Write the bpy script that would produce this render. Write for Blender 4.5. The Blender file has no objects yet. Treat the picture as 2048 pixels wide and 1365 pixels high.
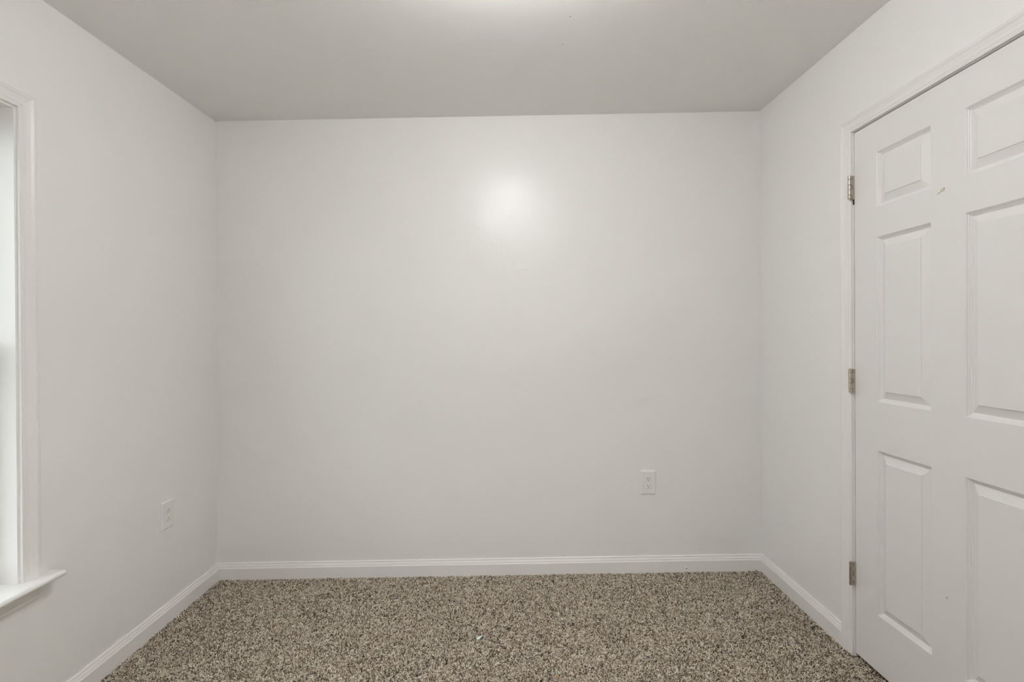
import bpy, bmesh, math, random
from mathutils import Vector, Matrix

scene = bpy.context.scene
C = scene.collection
random.seed(7)

# ------------------------------------------------------------------ camera
EYE = 1.26173                       # lens height above the nominal floor level
cam_data = bpy.data.cameras.new('camera')
cam_data.sensor_width = 36.0
cam_data.lens = 986.227 / 2048.0 * 36.0
cam_data.clip_start = 0.02
cam = bpy.data.objects.new('camera', cam_data)
C.objects.link(cam)
def _cam_matrix(p, y, r):
    cp, sp, cy, sy, cr, sr = math.cos(p), math.sin(p), math.cos(y), math.sin(y), math.cos(r), math.sin(r)
    Ry = Matrix(((cy, sy, 0), (-sy, cy, 0), (0, 0, 1)))
    Rx = Matrix(((1, 0, 0), (0, cp, -sp), (0, sp, cp)))
    Rr = Matrix(((cr, 0, sr), (0, 1, 0), (-sr, 0, cr)))
    M = Ry @ Rx @ Rr                # columns: right, forward, up
    right, fwd, up = M.col[0], M.col[1], M.col[2]
    return Matrix((right, up, -fwd)).transposed().to_4x4()
cam.matrix_world = Matrix.Translation((0, 0, EYE)) @ _cam_matrix(-.00696, .00663, .00696)
scene.camera = cam

# ------------------------------------------------------------------ light, sky, exposure
SKY_STRENGTH = 3.3
LAMP_STRENGTH = 63
HALL_FILL_STRENGTH = 84.0  # strength of the fill lamp added out of view in the hall
world = bpy.data.worlds.new('overcast_sky'); scene.world = world
world.use_nodes = True
_bg = world.node_tree.nodes['Background']
_bg.inputs['Color'].default_value = (.94, .95, 1.0, 1)
_bg.inputs['Strength'].default_value = SKY_STRENGTH
vs = scene.view_settings
vs.view_transform = 'Standard'; vs.look = 'None'; vs.gamma = 1.0; vs.use_curve_mapping = False
vs.exposure = 0.0
scene.cycles.diffuse_bounces = 5
scene.cycles.max_bounces = 8
scene.cycles.use_light_tree = False
scene.cycles.use_adaptive_sampling = True
scene.cycles.adaptive_threshold = 0.09
scene.cycles.adaptive_min_samples = 12

# ------------------------------------------------------------------ the slightly out-of-square room
D0 = 2.62
FRONT = -0.16                       # wall behind the camera
def fl(x, y): return .00897 * x + .01292 * (y - D0)
def ce(x, y): return 2.43775 + .01264 * x + .01485 * (y - D0)
def xl(y, z): return -1.55104 + .00918 * (y - D0) + .00474 * (z - EYE)
def xr(y, z): return 1.34228 - .01281 * (y - D0) - .00158 * (z - EYE)
def yb(x): return 2.62241 - .00428 * x
def PR(s, z, n=0): return Vector((xr(s, z) - n, s, z))     # right wall: s = depth, n = out into the room
def PL(s, z, n=0): return Vector((xl(s, z) + n, s, z))     # left wall
def PB(s, z, n=0): return Vector((s, yb(s) - n, z))        # far wall: s = x
def PF(s, z, n=0): return Vector((s, FRONT + n, z))        # wall behind the camera

# ------------------------------------------------------------------ helpers
def mesh_obj(name, bm, mat, parent=None, smooth=False, origin=None):
    bmesh.ops.recalc_face_normals(bm, faces=bm.faces[:])
    o_par = Vector(parent['_base']) if parent is not None and '_base' in parent else Vector((0, 0, 0))
    if origin is not None:
        bmesh.ops.translate(bm, verts=bm.verts[:], vec=-Vector(origin))
    me = bpy.data.meshes.new(name)
    bm.to_mesh(me); bm.free()
    me.materials.append(mat)
    if smooth:
        for p in me.polygons: p.use_smooth = True
    o = bpy.data.objects.new(name, me); C.objects.link(o)
    base = Vector(origin) if origin is not None else Vector((0, 0, 0))
    if parent is not None:
        o.parent = parent
        o.location = base - o_par
    else:
        o.location = base
    return o
def part(name, bm, mat, parent, smooth=False, label=None):
    """a part built in world coordinates, its origin moved to its own centre"""
    c = Vector((0, 0, 0))
    for v in bm.verts: c += v.co
    c /= max(1, len(bm.verts))
    o_par = world_base(parent)
    bmesh.ops.recalc_face_normals(bm, faces=bm.faces[:])
    bmesh.ops.translate(bm, verts=bm.verts[:], vec=-c)
    me = bpy.data.meshes.new(name); bm.to_mesh(me); bm.free(); me.materials.append(mat)
    if smooth:
        for p in me.polygons: p.use_smooth = True
    o = bpy.data.objects.new(name, me); C.objects.link(o)
    o.parent = parent; o.location = c - o_par
    if label: o['label'] = label
    return o
def world_base(o):
    v = Vector((0, 0, 0))
    while o is not None:
        v += Vector(o.location); o = o.parent
    return v
def top_mesh(name, bm, mat, label, kind=None, cat=None, smooth=False, group=None):
    c = Vector((0, 0, 0))
    for v in bm.verts: c += v.co
    c /= max(1, len(bm.verts))
    o = mesh_obj(name, bm, mat, None, smooth, origin=c)
    o['label'] = label
    if kind: o['kind'] = kind
    if cat: o['category'] = cat
    if group: o['group'] = group
    return o
def empty(name, loc, label, kind=None, cat=None, group=None):
    o = bpy.data.objects.new(name, None); C.objects.link(o); o.location = loc
    o.empty_display_size = .05
    o['label'] = label
    if kind: o['kind'] = kind
    if cat: o['category'] = cat
    if group: o['group'] = group
    return o
def val(z, p): return z(*p) if callable(z) else z

def slab(P, S, Z, holes, n0, n1):
    """a wall panel on the grid S x Z (Z may hold functions of s), cells in HOLES left open, between depths n0 and n1"""
    bm = bmesh.new(); V = {}
    def v(i, j, k):
        if (i, j, k) not in V:
            s = S[i]; z = Z[j](s) if callable(Z[j]) else Z[j]
            V[(i, j, k)] = bm.verts.new(P(s, z, n1 if k else n0))
        return V[(i, j, k)]
    cells = {(i, j) for i in range(len(S) - 1) for j in range(len(Z) - 1)} - set(holes)
    for i, j in cells:
        for k in (0, 1):
            bm.faces.new([v(i, j, k), v(i + 1, j, k), v(i + 1, j + 1, k), v(i, j + 1, k)])
        for (di, dj, a, b) in ((-1, 0, (i, j), (i, j + 1)), (1, 0, (i + 1, j), (i + 1, j + 1)), (0, -1, (i, j), (i + 1, j)), (0, 1, (i, j + 1), (i + 1, j + 1))):
            if (i + di, j + dj) not in cells:
                bm.faces.new([v(*a, 0), v(*b, 0), v(*b, 1), v(*a, 1)])
    return bm
def sweep(rings, closed_profile=True, caps=True, closed_path=False):
    """skin a list of point rings"""
    bm = bmesh.new()
    R = [[bm.verts.new(p) for p in ring] for ring in rings]
    n = len(R[0])
    pairs = list(zip(R, R[1:])) + ([(R[-1], R[0])] if closed_path else [])
    for a, b in pairs:
        for i in range(n if closed_profile else n - 1):
            j = (i + 1) % n
            bm.faces.new([a[i], a[j], b[j], b[i]])
    if caps and not closed_path:
        bm.faces.new(R[0]); bm.faces.new(R[-1][::-1])
    return bm
def box(bm, P, s0, s1, z0, z1, n0, n1, bevel=0):
    vs_ = [bm.verts.new(P(s, z, n)) for n in (n0, n1) for z in (z0, z1) for s in (s0, s1)]
    fs = [(0, 1, 3, 2), (4, 6, 7, 5), (0, 4, 5, 1), (2, 3, 7, 6), (0, 2, 6, 4), (1, 5, 7, 3)]
    faces = [bm.faces.new([vs_[i] for i in f]) for f in fs]
    if bevel:
        es = list({e for f in faces for e in f.edges})
        bmesh.ops.bevel(bm, geom=es, offset=bevel, segments=2, profile=.6, affect='EDGES')
    return bm
def tube(bm, pts, r, seg=10, cap=True, taper=None):
    """a round rod through PTS"""
    pts = [Vector(p) for p in pts]; rings = []
    for i, p in enumerate(pts):
        t = (pts[min(i + 1, len(pts) - 1)] - pts[max(i - 1, 0)]).normalized()
        a = t.orthogonal().normalized() if i == 0 else (prev - t * prev.dot(t)).normalized()
        prev = a; b = t.cross(a)
        rr = r[i] if isinstance(r, (list, tuple)) else r
        rings.append([bm.verts.new(p + (a * math.cos(2 * math.pi * k / seg) + b * math.sin(2 * math.pi * k / seg)) * rr) for k in range(seg)])
    for a, b in zip(rings, rings[1:]):
        for k in range(seg): bm.faces.new([a[k], a[(k + 1) % seg], b[(k + 1) % seg], b[k]])
    if cap:
        bm.faces.new(rings[0][::-1]); bm.faces.new(rings[-1])
    return bm
def lathe(bm, prof, c, seg=48, axis='Z'):
    """prof: (radius, height) from one end to the other; closed at the axis where the radius is 0"""
    rings = []
    for r, h in prof:
        if r < 1e-6: rings.append([bm.verts.new(Vector(c) + Vector((0, 0, h)))])
        else: rings.append([bm.verts.new(Vector(c) + Vector((r * math.cos(2 * math.pi * k / seg), r * math.sin(2 * math.pi * k / seg), h))) for k in range(seg)])
    for a, b in zip(rings, rings[1:]):
        for k in range(seg):
            j = (k + 1) % seg
            if len(a) == 1 and len(b) == 1: continue
            if len(a) == 1: bm.faces.new([a[0], b[k], b[j]])
            elif len(b) == 1: bm.faces.new([a[k], a[j], b[0]])
            else: bm.faces.new([a[k], a[j], b[j], b[k]])
    return bm

# ------------------------------------------------------------------ materials
def srgb(r, g, b):
    f = lambda c: ((c / 255 + .055) / 1.055) ** 2.4 if c / 255 > .04045 else c / 255 / 12.92
    return (f(r), f(g), f(b), 1)
def mat(name, col, rough=.6, metal=0.0, spec=.5, bump=0.0, bscale=60.0, bdist=.001, coat=0.0):
    m = bpy.data.materials.new(name); m.use_nodes = True
    nt = m.node_tree; b = nt.nodes['Principled BSDF']
    b.inputs['Base Color'].default_value = col
    b.inputs['Roughness'].default_value = rough
    b.inputs['Metallic'].default_value = metal
    b.inputs['Specular IOR Level'].default_value = spec
    if bump:
        tc = nt.nodes.new('ShaderNodeNewGeometry')
        n = nt.nodes.new('ShaderNodeTexNoise'); n.inputs['Scale'].default_value = bscale; n.inputs['Detail'].default_value = 1
        bp = nt.nodes.new('ShaderNodeBump'); bp.inputs['Strength'].default_value = bump; bp.inputs['Distance'].default_value = bdist
        nt.links.new(tc.outputs['Position'], n.inputs['Vector'])
        nt.links.new(n.outputs['Fac'], bp.inputs['Height'])
        nt.links.new(bp.outputs['Normal'], b.inputs['Normal'])
    return m
PAINT = (.885, .875, .854, 1)
WALL_ROUGH = .335
def wall_material():
    """satin wall paint: roller stipple, broad unevenness, one patched dent and one faint smudge on the far wall"""
    m = bpy.data.materials.new('satin_wall_paint'); m.use_nodes = True
    nt = m.node_tree; L = nt.links.new; b = nt.nodes['Principled BSDF']
    b.inputs['Roughness'].default_value = WALL_ROUGH
    b.inputs['Specular IOR Level'].default_value = .5
    g = nt.nodes.new('ShaderNodeNewGeometry')
    def noise(scale, detail=3, vec=None):
        n = nt.nodes.new('ShaderNodeTexNoise'); n.inputs['Scale'].default_value = scale; n.inputs['Detail'].default_value = detail
        L(vec or g.outputs['Position'], n.inputs['Vector']); return n.outputs['Fac']
    def math_(op, a, c=None, clamp=False):
        n = nt.nodes.new('ShaderNodeMath'); n.operation = op; n.use_clamp = clamp
        for i, x in enumerate((a, c)):
            if x is None: continue
            if isinstance(x, (int, float)): n.inputs[i].default_value = x
            else: L(x, n.inputs[i])
        return n.outputs[0]
    def blob(cx, cz, rx, rz, rot=0.0):
        mp = nt.nodes.new('ShaderNodeMapping'); mp.vector_type = 'TEXTURE'
        mp.inputs['Location'].default_value = (cx, yb(cx), cz)
        mp.inputs['Rotation'].default_value = (0, rot, 0)
        mp.inputs['Scale'].default_value = (rx, .1, rz)
        L(g.outputs['Position'], mp.inputs['Vector'])
        ln = nt.nodes.new('ShaderNodeVectorMath'); ln.operation = 'LENGTH'; L(mp.outputs['Vector'], ln.inputs[0])
        mr = nt.nodes.new('ShaderNodeMapRange'); mr.interpolation_type = 'SMOOTHSTEP'
        mr.inputs['From Min'].default_value = .45; mr.inputs['From Max'].default_value = 1.0
        mr.inputs['To Min'].default_value = 1; mr.inputs['To Max'].default_value = 0
        L(ln.outputs['Value'], mr.inputs['Value']); return mr.outputs['Result']
    mid = noise(34, 2); broad = noise(2.2, 0); rough_ = noise(52, 2)
    patch = blob(.084, 1.605, .055, .055)
    ridge = blob(.092, 1.628, .050, .006, -.12)
    patch2 = blob(-.29, 1.60, .06, .03, .4)
    h = math_('MULTIPLY', mid, .0006)
    h = math_('ADD', h, math_('MULTIPLY', broad, .010))
    h = math_('ADD', h, math_('MULTIPLY', math_('MULTIPLY', patch, rough_), .0016))
    h = math_('ADD', h, math_('MULTIPLY', ridge, .0007))
    h = math_('ADD', h, math_('MULTIPLY', math_('MULTIPLY', patch2, rough_), .0010))
    bp = nt.nodes.new('ShaderNodeBump'); bp.inputs['Strength'].default_value = 1.0; bp.inputs['Distance'].default_value = 1.0
    L(h, bp.inputs['Height']); L(bp.outputs['Normal'], b.inputs['Normal'])
    sm = blob(.70, .91, .12, .035, -.35)
    sm2 = math_('MULTIPLY', blob(-.84, 1.10, .22, .06, -.1), .25)
    mix = nt.nodes.new('ShaderNodeMix'); mix.data_type = 'RGBA'
    mix.inputs[6].default_value = PAINT; mix.inputs[7].default_value = (.72, .70, .66, 1)
    L(math_('ADD', math_('MULTIPLY', sm, .12), math_('MULTIPLY', sm2, .15), True), mix.inputs[0])
    L(mix.outputs[2], b.inputs['Base Color'])
    return m
M_WALL_FAR = wall_material()
M_WALL = mat('satin_side_wall_paint', PAINT, .36, bump=.5, bscale=30, bdist=.0012)
M_CEIL = mat('flat_ceiling_paint', (.91, .90, .88, 1), .80, bump=.25, bscale=90, bdist=.0008, spec=.3)
M_TRIM = mat('semigloss_trim_paint', (.875, .86, .835, 1), .38, bump=.05, bscale=120, bdist=.0005)
M_SUB = mat('plywood_subfloor', srgb(150, 120, 85), .8, bump=.2)
M_NICKEL = mat('satin_nickel', srgb(192, 183, 172), .24, metal=1.0, bump=.1, bscale=500, bdist=.0003)
M_PLATE = mat('white_outlet_plastic', (.85, .835, .81, 1), .35)
M_SLOT = mat('dark_socket_slot', srgb(18, 16, 14), .7)
M_SLIT = mat('grey_socket_slit', srgb(92, 88, 82), .7)
M_DARK = mat('bare_dark_wood', srgb(70, 56, 36), .85, bump=.5, bscale=200, bdist=.002)
M_VINYL = mat('white_vinyl_sash', (.80, .81, .82, 1), .4)
M_NAIL = mat('nail_hole_shadow', srgb(60, 56, 52), .8)
def door_material():
    m = bpy.data.materials.new('painted_moulded_door'); m.use_nodes = True
    nt = m.node_tree; L = nt.links.new; b = nt.nodes['Principled BSDF']
    b.inputs['Base Color'].default_value = (.825, .812, .79, 1); b.inputs['Roughness'].default_value = .42
    g = nt.nodes.new('ShaderNodeNewGeometry')
    def grain(sc):
        mp = nt.nodes.new('ShaderNodeMapping'); mp.inputs['Scale'].default_value = sc
        L(g.outputs['Position'], mp.inputs['Vector'])
        n = nt.nodes.new('ShaderNodeTexNoise'); n.inputs['Scale'].default_value = 1; n.inputs['Detail'].default_value = 5; n.inputs['Distortion'].default_value = .6
        L(mp.outputs['Vector'], n.inputs['Vector']); return n.outputs['Fac']
    up = grain((20, 260, 9)); across = grain((20, 9, 300))
    sep = nt.nodes.new('ShaderNodeSeparateXYZ'); L(g.outputs['Position'], sep.inputs[0])
    # rails carry horizontal grain, stiles and panels vertical grain
    acc = None
    for zc, hw in ((.926, .085), (1.677, .05), (.12, .10), (1.99, .055)):
        n = nt.nodes.new('ShaderNodeMath'); n.operation = 'COMPARE'; L(sep.outputs['Z'], n.inputs[0]); n.inputs[1].default_value = zc; n.inputs[2].default_value = hw
        if acc is None: acc = n.outputs[0]
        else:
            a = nt.nodes.new('ShaderNodeMath'); a.operation = 'MAXIMUM'; L(acc, a.inputs[0]); L(n.outputs[0], a.inputs[1]); acc = a.outputs[0]
    mx = nt.nodes.new('ShaderNodeMix'); L(acc, mx.inputs[0]); L(up, mx.inputs[2]); L(across, mx.inputs[3])
    bp = nt.nodes.new('ShaderNodeBump'); bp.inputs['Strength'].default_value = .24; bp.inputs['Distance'].default_value = .0007
    L(mx.outputs[0], bp.inputs['Height']); L(bp.outputs['Normal'], b.inputs['Normal'])
    return m
M_DOOR = door_material()
def glass_material():
    m = bpy.data.materials.new('window_glass'); m.use_nodes = True
    nt = m.node_tree; nt.nodes.clear(); L = nt.links.new
    out = nt.nodes.new('ShaderNodeOutputMaterial'); mix = nt.nodes.new('ShaderNodeMixShader')
    tr = nt.nodes.new('ShaderNodeBsdfTransparent'); gl = nt.nodes.new('ShaderNodeBsdfGlossy'); lw = nt.nodes.new('ShaderNodeLayerWeight'); pw = nt.nodes.new('ShaderNodeMath'); fr = nt.nodes.new('ShaderNodeMath')
    tr.inputs['Color'].default_value = (.94, .97, .96, 1); gl.inputs['Roughness'].default_value = .02; 
    lw.inputs['Blend'].default_value = .5; pw.operation = 'POWER'; pw.inputs[1].default_value = 5; L(lw.outputs['Facing'], pw.inputs[0])
    fr.operation = 'MULTIPLY_ADD'; fr.inputs[1].default_value = .92; fr.inputs[2].default_value = .04; L(pw.outputs[0], fr.inputs[0])
    L(fr.outputs[0], mix.inputs[0]); L(tr.outputs[0], mix.inputs[1]); L(gl.outputs[0], mix.inputs[2]); L(mix.outputs[0], out.inputs['Surface'])
    return m
M_GLASS = glass_material()
def emit_material(name, col, strength):
    m = bpy.data.materials.new(name); m.use_nodes = True
    b = m.node_tree.nodes['Principled BSDF']
    b.inputs['Base Color'].default_value = (.9, .9, .88, 1); b.inputs['Roughness'].default_value = .25
    b.inputs['Emission Color'].default_value = col; b.inputs['Emission Strength'].default_value = strength
    return m
M_LAMP = emit_material('lit_opal_glass', (.985, .992, .995, 1), LAMP_STRENGTH)
M_HALL_FILL = emit_material('hall_fill_glow', (.985, .992, .995, 1), HALL_FILL_STRENGTH)

# ------------------------------------------------------------------ ceiling, floor, walls
T = .12                             # wall thickness
def horizontal(name, f, t, mat_, label, grow=T):
    bm = bmesh.new()
    y0, y1 = FRONT - grow, 2.62 + grow + .02
    corners = [(xl(y0, 0) - grow, y0), (xr(y0, 0) + grow, y0), (xr(y1, 0) + grow, y1), (xl(y1, 0) - grow, y1)]
    a = [bm.verts.new((x, y, f(x, y))) for x, y in corners]
    b = [bm.verts.new((x, y, f(x, y) + t)) for x, y in corners]
    bm.faces.new(a); bm.faces.new(b)
    for i in range(4): bm.faces.new([a[i], a[(i + 1) % 4], b[(i + 1) % 4], b[i]])
    return top_mesh(name, bm, mat_, label, 'structure')
ceiling = horizontal('ceiling', ce, .10, M_CEIL, 'flat off-white painted ceiling')
PILE = .0100
floor = horizontal('floor', lambda x, y: fl(x, y) - PILE - .10, .10, M_SUB, 'plywood floor under the wall-to-wall carpet')
def zf(P):                          # bottom and top edges of a wall as functions of s
    return (lambda s: fl(P(s, 0).x, P(s, 0).y) - PILE), (lambda s: ce(P(s, 2.4).x, P(s, 2.4).y))
# window opening on the left wall, door opening on the right wall
WY0, WY1, WZ0, WZ1 = .735, 1.5705, .470, 1.9985
DY0, DY1, DZ0, DZ1 = 1.1165, 1.9165, .0161, 2.0475
lo, hi = zf(PL)
wall_left = top_mesh('wall_left', slab(PL, [FRONT, WY0 - .012, WY1 + .012, 2.635], [lo, WZ0 - .03, WZ1 + .012, hi], [(1, 1)], -T, 0), M_WALL,
                     'off-white painted wall with the window, left of the room', 'structure')
lo, hi = zf(PR)
wall_right = top_mesh('wall_right', slab(PR, [FRONT, DY0 - .022, DY1 + .022, 2.620], [lo, DZ1 + .022, hi], [(1, 0)], -T, 0), M_WALL,
                      'off-white painted wall around the white door, right of the room', 'structure')
lo, hi = zf(PB)
wall_back = top_mesh('wall_back', slab(PB, [-1.56 - T, -.5, .5, 1.345 + T], [lo, 1.2, hi], [], -T, 0), M_WALL_FAR,
                     'blank off-white painted wall with a soft lamp reflection', 'structure')
lo, hi = zf(PF)
HALL_Y = -2.10
wall_front = top_mesh('wall_front', slab(PF, [-1.59 - T, -.46, .62, 1.385 + T], [lo, 2.05, hi], [(1, 0)], -T, 0), M_WALL,
                      'off-white painted wall behind the viewer', 'structure')

# unseen ground outside the window, added to cut light coming from below
bm = bmesh.new(); box(bm, lambda a, c_, n: Vector((a, n, c_)), -40, xl(1, 0) - T - .02, -.60, -.50, -30, 30)
top_mesh('ground', bm, mat('added_ground_grey', srgb(150, 148, 142), .95), 'added unseen grey paved ground outside the window', 'structure')

# unseen hall and open doorway behind the viewer, added to let fill light in
def hall_box(bm, x0, x1, y0, y1, z0, z1): box(bm, lambda a, c_, n: Vector((a, n, c_)), x0, x1, z0, z1, y0, y1)
bm = bmesh.new()
hall_box(bm, -1.38, -1.30, HALL_Y - .08, FRONT - T, -.13, 2.45); hall_box(bm, 1.20, 1.28, HALL_Y - .08, FRONT - T, -.13, 2.45)
hall_box(bm, -1.38, 1.28, HALL_Y - .08, HALL_Y, -.13, 2.45)
top_mesh('wall_added_hall', bm, M_WALL, 'plain painted walls of the added unseen hall behind the viewer', 'structure')
bm = bmesh.new(); hall_box(bm, -1.38, 1.28, HALL_Y - .08, FRONT - T, 2.45, 2.53)
top_mesh('ceiling_added_hall', bm, M_CEIL, 'flat painted ceiling of the added unseen hall behind the viewer', 'structure')
bm = bmesh.new(); hall_box(bm, -1.38, 1.28, HALL_Y - .08, FRONT + .02, -.115, -.045)
top_mesh('floor_added_hall', bm, M_SUB, 'bare wooden floor of the added unseen hall behind the viewer', 'structure')

# unseen closet added behind the shut door to keep the gap beneath dark
bm = bmesh.new()
cx0, cx1, cy0, cy1 = 1.50, 2.10, .95, 2.10
def closet_box(x0, x1, y0, y1, z0, z1): box(bm, lambda a, c_, n: Vector((a, n, c_)), x0, x1, z0, z1, y0, y1)
closet_box(cx0 - .02, cx1, cy0 - .08, cy0, -.10, 2.40); closet_box(cx0 - .02, cx1, cy1, cy1 + .08, -.10, 2.40)
closet_box(cx1, cx1 + .08, cy0 - .08, cy1 + .08, -.10, 2.40); closet_box(cx0 - .02, cx1 + .08, cy0 - .08, cy1 + .08, 2.40, 2.48)
closet_box(cx0 - .02, cx1 + .08, cy0 - .08, cy1 + .08, -.14, -.012)
top_mesh('wall_added_closet', bm, M_WALL, 'plain walls of the added unseen closet behind the shut white door', 'structure')

# ------------------------------------------------------------------ baseboards
BP = [(0, .086), (.0035, .086), (.0068, .0828), (.0070, .0797), (.0054, .0782), (.0068, .0765), (.0114, .0684), (.0116, .0664), (.0106, .0652), (.0142, .0602), (.0150, .0578), (.0150, -PILE), (0, -PILE)]
def baseboard(name, P, s0, s1, label, m0=0, m1=0, steps=10):
    """m0, m1: +1 mitres that end into an inside corner"""
    rings = []
    for k in range(steps + 1):
        s = s0 + (s1 - s0) * k / steps
        ring = []
        for n, z in BP:
            ss = s + (n * m0 if k == 0 else 0) - (n * m1 if k == steps else 0)
            q = P(ss, 0)
            ring.append(P(ss, fl(q.x, q.y) + z, n))
        rings.append(ring)
    return top_mesh(name, sweep(rings), M_TRIM, label, 'structure')
baseboard_back = baseboard('baseboard_back', PB, xl(2.63, 0), xr(2.62, 0), 'white moulded baseboard along the far wall', 1, 1)
baseboard_left = baseboard('baseboard_left', PL, FRONT, yb(-1.55), 'white moulded baseboard along the left wall under the window', 1, 1)
baseboard_right = baseboard('baseboard_right', PR, 1.9740, yb(1.34), 'short white baseboard between the door and the far corner', 0, 1, 4)
baseboard_door = baseboard('baseboard_front', PR, FRONT, 1.0590, 'white baseboard on the right wall, nearer than the door', 1, 0, 4)
# screw cap on the far baseboard
bm = bmesh.new()
c = PB(.935, .0290, .0150)
ring = lambda r, n: [c + Vector((r * math.cos(a * math.pi / 8), -n, r * math.sin(a * math.pi / 8))) for a in range(16)]
rr = [ring(.0098, 0), ring(.0094, .0014), ring(.0080, .0022), ring(.0070, .0016), ring(.0030, .0016)]
bm = sweep(rr)
cap_ = part('screw_cap', bm, M_TRIM, baseboard_back, label='round white screw cap with a dark centre')
part('screw_recess', sweep([ring(.0022, .0012), ring(.0022, .0022)]), M_NAIL, cap_)

# ------------------------------------------------------------------ casing profile shared by door and window
CP = [(0, 0), (0, .0085), (.0012, .0098), (.0048, .0100), (.0058, .0080), (.0075, .0096), (.0118, .0104), (.0130, .0082), (.0148, .0100), (.025, .0112), (.037, .0146), (.045, .0188), (.0485, .0192), (.0500, .0170), (.0518, .0186), (.0555, .0180), (.0568, .0160), (.0568, 0)]
CP = [(w * .897, n) for w, n in CP]
def casing_rings(P, s0, s1, z1, bottom, rev=.0070):
    """an upside-down U of casing around s0..s1, top z1, standing on BOTTOM(s)"""
    a, b, c_ = s0 - rev, s1 + rev, z1 + rev
    r0 = [P(a - w, bottom(a - w), n) for w, n in CP]
    r1 = [P(a - w, c_ + w, n) for w, n in CP]
    r2 = [P(b + w, c_ + w, n) for w, n in CP]
    r3 = [P(b + w, bottom(b + w), n) for w, n in CP]
    return [r0, r1, r2, r3]

# ------------------------------------------------------------------ door
door = empty('door_1', PR((DY0 + DY1) / 2, .0, 0), 'white six-panel interior door with nickel hinges and white casing', 'structure')
fz = lambda s: fl(PR(s, 0).x, s) - .004
part('door_casing', sweep(casing_rings(PR, DY0, DY1, DZ1, fz, .0065)), M_TRIM, door)
# jamb: an inverted U, with the stop that the leaf closes against
def u_ring(P, s0, s1, z1, bottom, t, n0, n1):
    prof = [(0, n0), (0, n1), (t, n1), (t, n0)]
    return [[P(s0 - w, bottom(s0 - w), n) for w, n in prof], [P(s0 - w, z1 + w, n) for w, n in prof],
            [P(s1 + w, z1 + w, n) for w, n in prof], [P(s1 + w, bottom(s1 + w), n) for w, n in prof]]
g = .003
part('door_jamb', sweep(u_ring(PR, DY0 - g, DY1 + g, DZ1 + g + .0012, fz, .018, -T, 0.0)), M_TRIM, door)
part('door_stop', sweep(u_ring(PR, DY0 + .009, DY1 - .009, DZ1 - .009, fz, .0115, -.052, -.0385)), M_TRIM, door)
# leaf
pan_s = [(DY1 - .112 - .230, DY1 - .112), (DY0 + .112, DY0 + .112 + .2300)]
pan_z = [(.2265, .8360), (1.0160, 1.6220), (1.7310, 1.9330)]
S = [DY0, pan_s[1][0], pan_s[1][1], pan_s[0][0], pan_s[0][1], DY1]
Z = [DZ0, .2265, .8360, 1.0160, 1.6220, 1.7310, 1.9330, DZ1]
PANEL = [(0, 0), (.0010, -.0010), (.0036, -.0030), (.0044, -.0052), (.0074, -.0070), (.0082, -.0090), (.0112, -.0104), (.0120, -.0122), (.0140, -.0128), (.0385, -.0026), (.0393, -.0008), (.0405, -.0002)]
def door_leaf():
    bm = bmesh.new(); V = {}
    def v(s, z, n):
        k = (round(s, 5), round(z, 5), round(n, 5))
        if k not in V: V[k] = bm.verts.new(PR(s, z, n))
        return V[k]
    n0, th = -.0008, .035
    holes = {(i, j) for i in (1, 3) for j in (1, 3, 5)}
    for k, base in ((0, n0), (1, n0 - th)):
        sg = 1 if k == 0 else -1
        for i in range(5):
            for j in range(7):
                if (i, j) in holes:
                    rings = [[v(S[i] + a, Z[j] + a, base + sg * d), v(S[i + 1] - a, Z[j] + a, base + sg * d), v(S[i + 1] - a, Z[j + 1] - a, base + sg * d), v(S[i] + a, Z[j + 1] - a, base + sg * d)] for a, d in PANEL]
                    for a, b in zip(rings, rings[1:]):
                        for q in range(4): bm.faces.new([a[q], a[(q + 1) % 4], b[(q + 1) % 4], b[q]])
                    bm.faces.new(rings[-1])
                else:
                    bm.faces.new([v(S[i], Z[j], base), v(S[i + 1], Z[j], base), v(S[i + 1], Z[j + 1], base), v(S[i], Z[j + 1], base)])
    def edge(a, b): bm.faces.new([v(*a, n0), v(*b, n0), v(*b, n0 - th), v(*a, n0 - th)])
    for i in range(5): edge((S[i], Z[0]), (S[i + 1], Z[0])); edge((S[i], Z[-1]), (S[i + 1], Z[-1]))
    for j in range(7): edge((S[0], Z[j]), (S[0], Z[j + 1])); edge((S[-1], Z[j]), (S[-1], Z[j + 1]))
    return bm
leaf = part('door_leaf', door_leaf(), M_DOOR, door)
# paint damage on the leaf
def chip(name, s, z, pts, mat_, n, th, parent, label=None, P=PR):
    top = [P(s + a, z + b, n + th) for a, b in pts]; bot = [P(s + a * 1.15, z + b * 1.15, n - .0004) for a, b in pts]
    return part(name, sweep([bot, top]), mat_, parent, label=label)
M_CHIP = mat('bare_yellowed_filler', srgb(206, 203, 180), .8)
chip('paint_chip', 1.5310, 1.7130, [(-.006, .000), (-.001, .0035), (.007, .0045), (.008, -.002), (.001, -.005), (-.006, -.0045)], M_CHIP, -.0008, .0006, leaf, 'yellowish chipped paint spot')
chip('chip_hole', 1.5255, 1.7165, [(-.0012, .0005), (.0010, .0018), (.0016, -.0006), (0, -.0016)], M_NAIL, -.0002, .0006, leaf)
chip('scratch', 1.5390, 1.7085, [(-.010, .0030), (-.006, .0032), (.013, -.0036), (.006, -.0030)], mat('grey_scuff', srgb(132, 127, 120), .8), -.0008, .0004, leaf)
chip('chip_hole', 1.5205, .4410, [(-.0028, -.0022), (.0012, .0026), (.0024, .0020), (-.0008, -.0022)], M_NAIL, -.0008, .0005, leaf)
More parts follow.
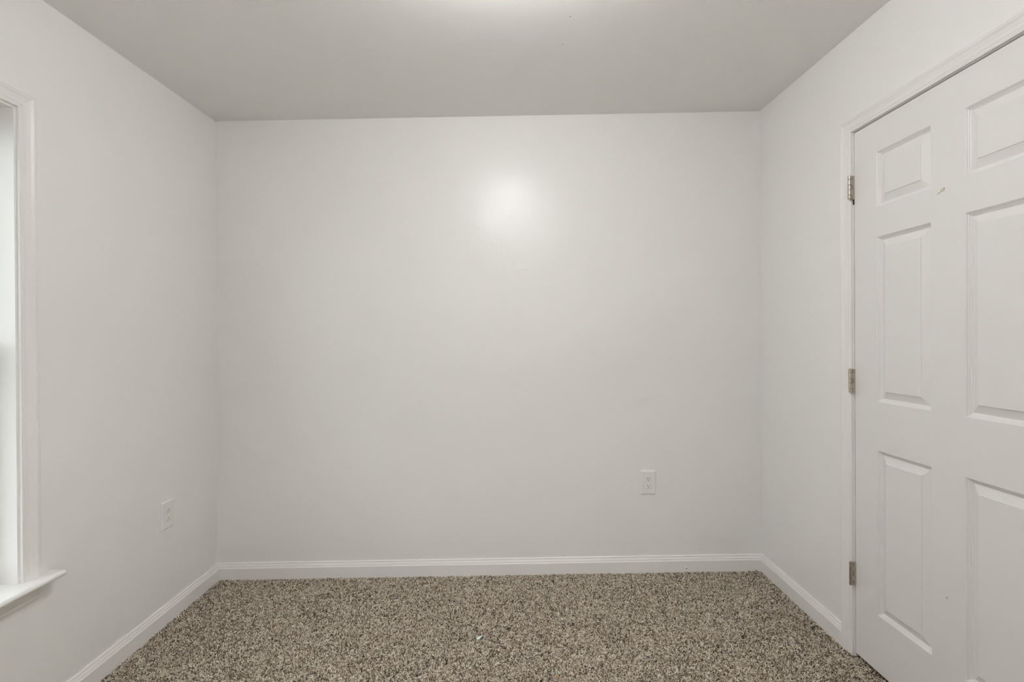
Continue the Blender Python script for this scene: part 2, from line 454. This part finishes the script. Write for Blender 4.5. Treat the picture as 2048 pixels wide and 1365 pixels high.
# hinges
def hinge(zc, hh=.0455):
    yh, nc, r = DY1 + .0012, .0172, .0066
    seg = 28
    bm = bmesh.new()
    z0 = zc - hh; L_ = 2 * hh
    cuts = [0, .17, .42, .61, .84, 1.0] if False else [0, .18, .41, .60, .83, 1.0]
    for k in range(5):
        za, zb = z0 + L_ * cuts[k] + .0003, z0 + L_ * cuts[k + 1] - .0003
        prof = [(r * .86, za), (r, za + .0009), (r, zb - .0009), (r * .86, zb)]
        rings = [[PR(yh + q * math.cos(a * 2 * math.pi / seg), z, nc + q * math.sin(a * 2 * math.pi / seg)) for a in range(seg)] for q, z in prof]
        b2 = sweep(rings); me = bpy.data.meshes.new('t'); b2.to_mesh(me); b2.free(); bm.from_mesh(me); bpy.data.meshes.remove(me)
    # pin through the knuckles with a button top
    rings = [[PR(yh + q * math.cos(a * 2 * math.pi / seg), z, nc + q * math.sin(a * 2 * math.pi / seg)) for a in range(seg)] for q, z in ((.003, z0 - .0012), (.0045, z0 - .0004), (.0045, z0 + L_ + .0006), (.003, z0 + L_ + .0018))]
    b2 = sweep(rings); me = bpy.data.meshes.new('t'); b2.to_mesh(me); b2.free(); bm.from_mesh(me); bpy.data.meshes.remove(me)
    h = part('hinge', bm, M_NICKEL, door, smooth=False, label='satin nickel hinge on the far edge of the door')
    # leaf wrapped from knuckles 2 and 4 onto the door edge, notched at 1, 3 and 5
    bm = bmesh.new()
    S_ = [0, 1]
    na, nb = -.030, .0085
    y0, y1 = yh - .0028, yh - .0008
    vv = {}
    def lv(n, z, y):
        k = (round(n, 5), round(z, 5), round(y, 5))
        if k not in vv: vv[k] = bm.verts.new(PR(y, z, n))
        return vv[k]
    zs = [z0 + L_ * q for q in cuts]; ns = [na, nb, nc]
    cells = {(0, k) for k in range(5)} | {(1, 1), (1, 3)}
    for i, k in cells:
        for y in (y0, y1): bm.faces.new([lv(ns[i], zs[k], y), lv(ns[i + 1], zs[k], y), lv(ns[i + 1], zs[k + 1], y), lv(ns[i], zs[k + 1], y)])
        for di, dk, a, b in ((-1, 0, (i, k), (i, k + 1)), (1, 0, (i + 1, k), (i + 1, k + 1)), (0, -1, (i, k), (i + 1, k)), (0, 1, (i, k + 1), (i + 1, k + 1))):
            if (i + di, k + dk) not in cells:
                bm.faces.new([lv(ns[a[0]], zs[a[1]], y0), lv(ns[b[0]], zs[b[1]], y0), lv(ns[b[0]], zs[b[1]], y1), lv(ns[a[0]], zs[a[1]], y1)])
    part('hinge_leaf', bm, M_NICKEL, h)
    return h
for zc in (1.8373, 1.0840, .3280): hinge(zc)
# oversize mortise left open under the top hinge
bm = bmesh.new(); box(bm, PR, DY1 - .0002, DY1 + .0125, 1.7715, 1.7905, -.004, .0012)
part('mortise_gap', bm, M_DARK, door, label='dark chipped mortise under the top hinge')
# knob on the latch side
knob_c = PR(DY0 + .062, .92, 0)
bm = bmesh.new()
lathe(bm, [(0, 0), (.032, 0), (.032, .004), (.026, .009), (.012, .011), (.011, .030), (.020, .036), (.027, .046), (.027, .056), (.020, .064), (0, .067)], (0, 0, 0), 32)
bmesh.ops.transform(bm, matrix=Matrix.Translation(knob_c) @ Matrix.Rotation(-math.pi / 2, 4, 'Y'), verts=bm.verts[:])
part('door_knob', bm, M_NICKEL, door, smooth=True, label='satin nickel door knob')

# ------------------------------------------------------------------ window
win = empty('window_1', PL((WY0 + WY1) / 2, WZ0, 0), 'white double-hung window with moulded casing and deep sill', 'structure')
STOOL = .4885
part('window_casing', sweep(casing_rings(PL, WY0, WY1, WZ1, lambda s: STOOL, .0070)), M_TRIM, win)
part('window_jamb', sweep(u_ring(PL, WY0, WY1, WZ1, lambda s: WZ0, .012, -T - .02, .0)), M_TRIM, win)
# stool with a rounded nose and horns past the casing
bm = bmesh.new()
hornL, hornR = WY1 + .1005, WY0 - .1005
nose = [(.0, STOOL), (.052, STOOL), (.058, STOOL - .0012), (.0625, STOOL - .0050), (.0640, STOOL - .0100), (.0625, STOOL - .0145), (.0585, STOOL - .0180), (.052, STOOL - .0190), (.0, STOOL - .0190)]
part('window_sill', sweep([[PL(s, z, n) for n, z in nose] for s in (hornR, hornL)]), M_TRIM, win)
bm = bmesh.new(); box(bm, PL, WY0 + .0005, WY1 - .0005, STOOL - .019, STOOL, -T - .02, .0005)
part('inner_sill', bm, M_TRIM, win)
AP = [(.0, -.019), (.0085, -.019), (.0150, -.0205), (.0162, -.024), (.0150, -.027), (.0162, -.030), (.0130, -.050), (.0105, -.062), (.0092, -.065), (.0100, -.0670), (.0092, -.074), (.0080, -.077), (0, -.077)]
part('apron', sweep([[PL(s, STOOL + z, n) for n, z in AP] for s in (WY0 - .063, WY1 + .063)]), M_TRIM, win)
# two sashes: lower one inside, upper one outside
def sash(z0, z1, n0, n1, rail_b, rail_t, st=.042):
    a, b = WY0 + .004, WY1 - .004
    o = part('sash', slab(PL, [a, a + st, b - st, b], [z0, z0 + rail_b, z1 - rail_t, z1], [(1, 1)], n0, n1), M_VINYL, win)
    bm = bmesh.new(); nm = (n0 + n1) / 2
    box(bm, PL, a + st - .004, b - st + .004, z0 + rail_b - .004, z1 - rail_t + .004, nm - .002, nm + .002)
    part('pane', bm, M_GLASS, o)
    return o
MEET = 1.235
lower = sash(STOOL + .001, MEET + .022, -.108, -.078, .055, .040)
upper = sash(MEET - .022, WZ1 - .002, -.140, -.110, .040, .050)
bm = bmesh.new(); box(bm, PL, 1.12, 1.19, MEET + .022, MEET + .034, -.104, -.084, .002)
part('sash_lock', bm, M_VINYL, win)
chip('nail_hole', 1.6155, .5565, [(-.0012, -.0022), (-.0010, .0022), (.0010, .0022), (.0012, -.0022)], M_NAIL, .0126, .0009, win, 'small dark nail hole', P=PL)
# nail pops in the ceiling
for x, y, r in ((.232, 1.7996, .0022), (.2249, 1.975, .0016)):
    z = ce(x, y)
    bm = sweep([[Vector((x + q * math.cos(a * math.pi / 5), y + q * math.sin(a * math.pi / 5), z - d)) for a in range(10)] for q, d in ((r, -.0005), (r * .8, .0006))])
    part('nail_pop', bm, M_NAIL, ceiling)

# ------------------------------------------------------------------ outlets
def outlet(P, s, z, label, flip=1):
    base = empty('electrical_outlet', P(s, z - .062, 0), label, cat='electrical outlet', group=None)
    bm = bmesh.new(); w, h = .0395, .0632
    rings = [[P(s + sx * (w - i), z + sz * (h - i), n) for sx, sz in ((-1, -1), (1, -1), (1, 1), (-1, 1))] for i, n in ((0, 0), (0, .0022), (.0012, .0042), (.0034, .0058), (.0060, .0064))]
    part('cover_plate', sweep(rings), M_PLATE, base)
    for sg in (1, -1):
        zc = z + sg * .0196
        prof = []
        R_, hh = .0170, .0142
        a0 = math.asin(hh / R_)
        for k in range(9): prof.append((R_ * math.cos(-a0 + 2 * a0 * k / 8), R_ * math.sin(-a0 + 2 * a0 * k / 8)))
        for k in range(9): prof.append((-R_ * math.cos(a0 - 2 * a0 * k / 8), R_ * math.sin(a0 - 2 * a0 * k / 8)))
        face = part('receptacle', sweep([[P(s + a * q, zc + b * q, n) for a, b in prof] for q, n in ((1.0, .0050), (1.0, .0070), (.94, .0080))]), M_PLATE, base)
        for dx, hl in ((-.0062, .0040), (.0062, .0034)):
            bm = bmesh.new(); box(bm, P, s + dx - .0011, s + dx + .0011, zc + flip * .0042 - hl, zc + flip * .0042 + hl, .0070, .0083)
            part('slot', bm, M_SLIT, face)
        gz = zc - flip * .0064
        part('ground_hole', sweep([[P(s + 0.0022 * math.cos(a * math.pi / 6), gz + 0.0022 * math.sin(a * math.pi / 6), n) for a in range(12)] for n in (.0070, .0084)]), M_SLOT, face)
    part('screw', sweep([[P(s + q * math.cos(a * math.pi / 6), z + q * math.sin(a * math.pi / 6), n) for a in range(12)] for q, n in ((.0034, .006), (.0034, .0070), (.0022, .0076))]), M_PLATE, base)
    return base
outlet(PB, .7380, .4845, 'white duplex outlet on the blank far wall', 1)
outlet(PL, 2.2435, .4680, 'white duplex outlet on the left wall between window and corner', -1)

# ------------------------------------------------------------------ ceiling light
def ceiling_light(LX, LY, lz, label, glow):
    lamp = empty('ceiling_light', (LX, LY, lz), label, cat='ceiling light')
    bm = bmesh.new(); lathe(bm, [(0, 0), (.120, 0), (.126, -.004), (.128, -.020), (.122, -.026), (0, -.026)], (LX, LY, lz), 64)
    part('base_pan', bm, M_TRIM, lamp, smooth=False)
    bm = bmesh.new()
    dome = [(.095, -.026), (.106, -.034), (.118, -.048), (.127, -.066), (.130, -.084)] + [(.130 * math.cos(a), -.090 - .060 * math.sin(a)) for a in [math.pi / 2 * k / 10 for k in range(10)]] + [(0, -.150)]
    lathe(bm, [(0, -.0265)] + dome, (LX, LY, lz), 48)
    part('glass_dome', bm, glow, lamp, smooth=True, label='glowing opal glass dome')
    bm = bmesh.new(); lathe(bm, [(0, -.1505), (.008, -.1505), (.009, -.154), (.005, -.159), (0, -.161)], (LX, LY, lz), 20)
    part('finial', bm, M_NICKEL, lamp, smooth=True)
ceiling_light(.012, 1.215, ce(.012, 1.215), 'round white flush ceiling light with a lit opal dome, middle of the room', M_LAMP)
ceiling_light(.45, -1.00, 2.45, 'unseen fill lamp with a lit opal dome, added in the hall', M_HALL_FILL)  # unseen lamp added as fill, to even out the room's light

# ------------------------------------------------------------------ carpet: backing with frieze yarn tufts
def yarn_material():
    m = bpy.data.materials.new('frieze_carpet_yarn'); m.use_nodes = True
    nt = m.node_tree; L = nt.links.new; b = nt.nodes['Principled BSDF']
    b.inputs['Roughness'].default_value = .9; b.inputs['Specular IOR Level'].default_value = .15
    at = nt.nodes.new('ShaderNodeAttribute'); at.attribute_name = 'yarn'
    oi = nt.nodes.new('ShaderNodeObjectInfo')
    add = nt.nodes.new('ShaderNodeMath'); add.operation = 'ADD'; L(at.outputs['Fac'], add.inputs[0]); L(oi.outputs['Random'], add.inputs[1])
    fr = nt.nodes.new('ShaderNodeMath'); fr.operation = 'FRACT'; L(add.outputs[0], fr.inputs[0])
    cr = nt.nodes.new('ShaderNodeValToRGB'); e = cr.color_ramp; e.interpolation = 'LINEAR'
    e.elements[0].position = 0; e.elements[0].color = srgb(*YARN[0])
    e.elements[1].position = 1; e.elements[1].color = srgb(*YARN[-1])
    for k, c_ in enumerate(YARN[1:-1]):
        q = e.elements.new((k + 1) / (len(YARN) - 1)); q.color = srgb(*c_)
    L(fr.outputs[0], cr.inputs[0]); L(cr.outputs[0], b.inputs['Base Color'])
    return m
YARN = [(58, 44, 33), (118, 101, 83), (184, 167, 146), (217, 202, 183), (242, 231, 215), (255, 252, 243)]
M_YARN = yarn_material()
M_BACK = mat('carpet_backing', srgb(38, 30, 22), .95, spec=.1)
tufts = bpy.data.collections.new('carpet_tufts')       # source meshes for the pile; not linked to the scene itself
PATCH = .0100
def tuft(idx):
    rnd = random.Random(100 + idx); bm = bmesh.new(); lay = []
    ny = 15
    for k in range(ny):
        x = rnd.uniform(-.5, .5) * PATCH; y = rnd.uniform(0, 1) * PATCH - PATCH / 2
        az = rnd.uniform(0, 2 * math.pi); lean = rnd.uniform(.35, 1.25); ln = rnd.uniform(.0110, .0150)
        curl = rnd.uniform(-4.0, 4.0); p = Vector((x, y, 0)); pts = [p.copy()]; a = az; t_ = .1 + lean * .2
        for q in range(4):
            t_ += lean * .32; a += curl * .35
            p = p + Vector((math.cos(a) * math.sin(t_), math.sin(a) * math.sin(t_), math.cos(t_))) * ln / 4
            pts.append(p.copy())
        r = rnd.uniform(.00085, .00125)
        n0 = len(bm.faces)
        tube(bm, pts, [r * .8, r, r * 1.05, r * 1.1, r * .75], seg=5, cap=True)
        lay.append((n0, len(bm.faces), rnd.random()))
    me = bpy.data.meshes.new('tuft'); bm.to_mesh(me); bm.free()
    at = me.attributes.new('yarn', 'FLOAT', 'FACE')
    for a, b, v_ in lay:
        for f in range(a, b): at.data[f].value = v_
    me.materials.append(M_YARN)
    for p in me.polygons: p.use_smooth = True
    o = bpy.data.objects.new('carpet_tuft', me); tufts.objects.link(o)
for i in range(16): tuft(i)
# backing sheet: one vertex per tuft, jittered
bm = bmesh.new()
STEP = PATCH * .93
x0, x1, y0, y1 = xl(1, 0) + .006, xr(1, 0) - .004, FRONT + .012, 2.612
nx, ny = int(3.0 / STEP), int((y1 - y0) / STEP)
grid = []
for j in range(ny + 1):
    y = y0 + (y1 - y0) * j / ny; row = []
    a, b = xl(y, 0) + .016, xr(y, 0) - .016
    n_ = 309
    for i in range(n_ + 1):
        x = a + (b - a) * i / n_
        jx, jy = (random.uniform(-.004, .004) if 0 < i < n_ else 0), (random.uniform(-.004, .004) if 0 < j < ny else 0)
        row.append(bm.verts.new((x + jx, min(y + jy, yb(x) - .017), fl(x, y) - PILE + .0005)))
    grid.append(row)
for j in range(ny):
    for i in range(n_): bm.faces.new([grid[j][i], grid[j][i + 1], grid[j + 1][i + 1], grid[j + 1][i]])
nd = int((DY1 - DY0 - .02) / STEP)
rows = []
for j in range(nd + 1):
    y = DY0 + .010 + (DY1 - DY0 - .02) * j / nd
    rows.append([bm.verts.new((xr(y, 0) - .012 + .128 * i / 9 + random.uniform(-.003, .003), y, fl(xr(y, 0), y) - PILE + .0004)) for i in range(10)])
for j in range(nd):
    for i in range(9): bm.faces.new([rows[j][i], rows[j][i + 1], rows[j + 1][i + 1], rows[j + 1][i]])
carpet = top_mesh('carpet', bm, M_BACK, 'brown and beige flecked wall-to-wall frieze carpet', kind='stuff')
ng = bpy.data.node_groups.new('carpet_pile', 'GeometryNodeTree')
ng.interface.new_socket('Geometry', in_out='INPUT', socket_type='NodeSocketGeometry')
ng.interface.new_socket('Geometry', in_out='OUTPUT', socket_type='NodeSocketGeometry')
N = ng.nodes.new; L = ng.links.new
gi, go = N('NodeGroupInput'), N('NodeGroupOutput')
iop = N('GeometryNodeInstanceOnPoints'); ci = N('GeometryNodeCollectionInfo'); jn = N('GeometryNodeJoinGeometry')
ci.inputs['Collection'].default_value = tufts; ci.inputs['Separate Children'].default_value = True; ci.inputs['Reset Children'].default_value = True
iop.inputs['Pick Instance'].default_value = True
pos = N('GeometryNodeInputPosition')
def nz(scale, seed_off):
    mp = N('ShaderNodeVectorMath'); mp.operation = 'ADD'; mp.inputs[1].default_value = seed_off; L(pos.outputs[0], mp.inputs[0])
    t = N('ShaderNodeTexNoise'); t.inputs['Scale'].default_value = scale; t.inputs['Detail'].default_value = 3; L(mp.outputs[0], t.inputs['Vector'])
    m_ = N('ShaderNodeMath'); m_.operation = 'SUBTRACT'; m_.inputs[1].default_value = .5; L(t.outputs['Fac'], m_.inputs[0]); return m_.outputs[0]
def mul(a, k):
    m_ = N('ShaderNodeMath'); m_.operation = 'MULTIPLY'; m_.inputs[1].default_value = k; L(a, m_.inputs[0]); return m_.outputs[0]
rz = N('FunctionNodeRandomValue'); rz.inputs[2].default_value = 0; rz.inputs[3].default_value = 6.2832
cmb = N('ShaderNodeCombineXYZ')
TILT = 4.6
L(mul(nz(4.5, (3, 1, 0)), TILT), cmb.inputs[0]); L(mul(nz(4.5, (9, 4, 2)), TILT), cmb.inputs[1])
e1 = N('FunctionNodeEulerToRotation'); L(cmb.outputs[0], e1.inputs[0])
cz = N('ShaderNodeCombineXYZ'); L(rz.outputs[1], cz.inputs[2]); e2 = N('FunctionNodeEulerToRotation'); L(cz.outputs[0], e2.inputs[0])
rr_ = N('FunctionNodeRotateRotation'); rr_.rotation_space = 'LOCAL'; L(e1.outputs[0], rr_.inputs[0]); L(e2.outputs[0], rr_.inputs[1])
L(rr_.outputs[0], iop.inputs['Rotation'])
rs = N('FunctionNodeRandomValue'); rs.inputs[2].default_value = .88; rs.inputs[3].default_value = 1.12; hp = N('ShaderNodeMath'); hp.operation = 'MULTIPLY_ADD'; L(nz(3.2, (5, 5, 1)), hp.inputs[0]); hp.inputs[1].default_value = .35; L(rs.outputs[1], hp.inputs[2]); L(hp.outputs[0], iop.inputs['Scale'])
L(gi.outputs[0], iop.inputs['Points']); L(ci.outputs[0], iop.inputs['Instance'])
L(gi.outputs[0], jn.inputs[0]); L(iop.outputs[0], jn.inputs[0]); L(jn.outputs[0], go.inputs[0])
md = carpet.modifiers.new('pile', 'NODES'); md.node_group = ng

# ------------------------------------------------------------------ litter on the carpet
def curve_thing(name, pts, r, m_, label, cat, seg=8):
    bm = bmesh.new(); tube(bm, pts, r, seg)
    return top_mesh(name, bm, m_, label, cat=cat, smooth=True)
def on(x, y, h=.0100): return Vector((x, y, fl(x, y) + h))
M_THREAD = mat('white_thread', srgb(225, 218, 208), .6)
M_ORANGE = mat('orange_plastic_strip', srgb(226, 170, 96), .5)
curve_thing('thread', [on(-1.4475, 1.982), on(-1.436, 1.9845), on(-1.426, 1.9855), on(-1.416, 1.982)], .0018, M_THREAD, 'short white thread lying on the carpet near the left baseboard', 'thread')
curve_thing('thread', [on(-1.4385, 2.040), on(-1.4335, 2.032), on(-1.427, 2.023), on(-1.4245, 2.012)], .0010, M_THREAD, 'thin curved pale thread just beyond the short white thread on carpet', 'thread')
curve_thing('orange_strip', [on(.160, 1.8165), on(.168, 1.821), on(.178, 1.818), on(.186, 1.809)], .0014, M_ORANGE, 'small curled orange strip lying on the carpet nearest the viewer', 'plastic strip')
M_IRID = bpy.data.materials.new('iridescent_foil'); M_IRID.use_nodes = True
_n = M_IRID.node_tree; _b = _n.nodes['Principled BSDF']; _b.inputs['Roughness'].default_value = .3; _b.inputs['Metallic'].default_value = .0
_g = _n.nodes.new('ShaderNodeNewGeometry'); _t = _n.nodes.new('ShaderNodeTexNoise'); _t.inputs['Scale'].default_value = 420
_c = _n.nodes.new('ShaderNodeValToRGB'); _e = _c.color_ramp
_e.elements[0].position = .35; _e.elements[0].color = srgb(246, 226, 255); _e.elements[1].position = .65; _e.elements[1].color = srgb(255, 255, 240)
_q = _e.elements.new(.5); _q.color = srgb(190, 248, 244)
_n.links.new(_g.outputs['Position'], _t.inputs['Vector']); _n.links.new(_t.outputs['Fac'], _c.inputs[0]); _n.links.new(_c.outputs[0], _b.inputs['Base Color'])
bm = bmesh.new()
c0 = on(-.1364, 2.073, .003)
out_ = [(-.010, -.006), (.000, -.009), (.010, -.001), (.014, .009), (.004, .006), (-.004, .004)]
bm = sweep([[c0 + Vector((a, b, h + .25 * b + .1 * a)) for a, b in out_] for h in (0, .0006)])
top_mesh('foil_flake', bm, M_IRID, 'tiny iridescent foil flake on the carpet, mid floor', cat='foil flake')
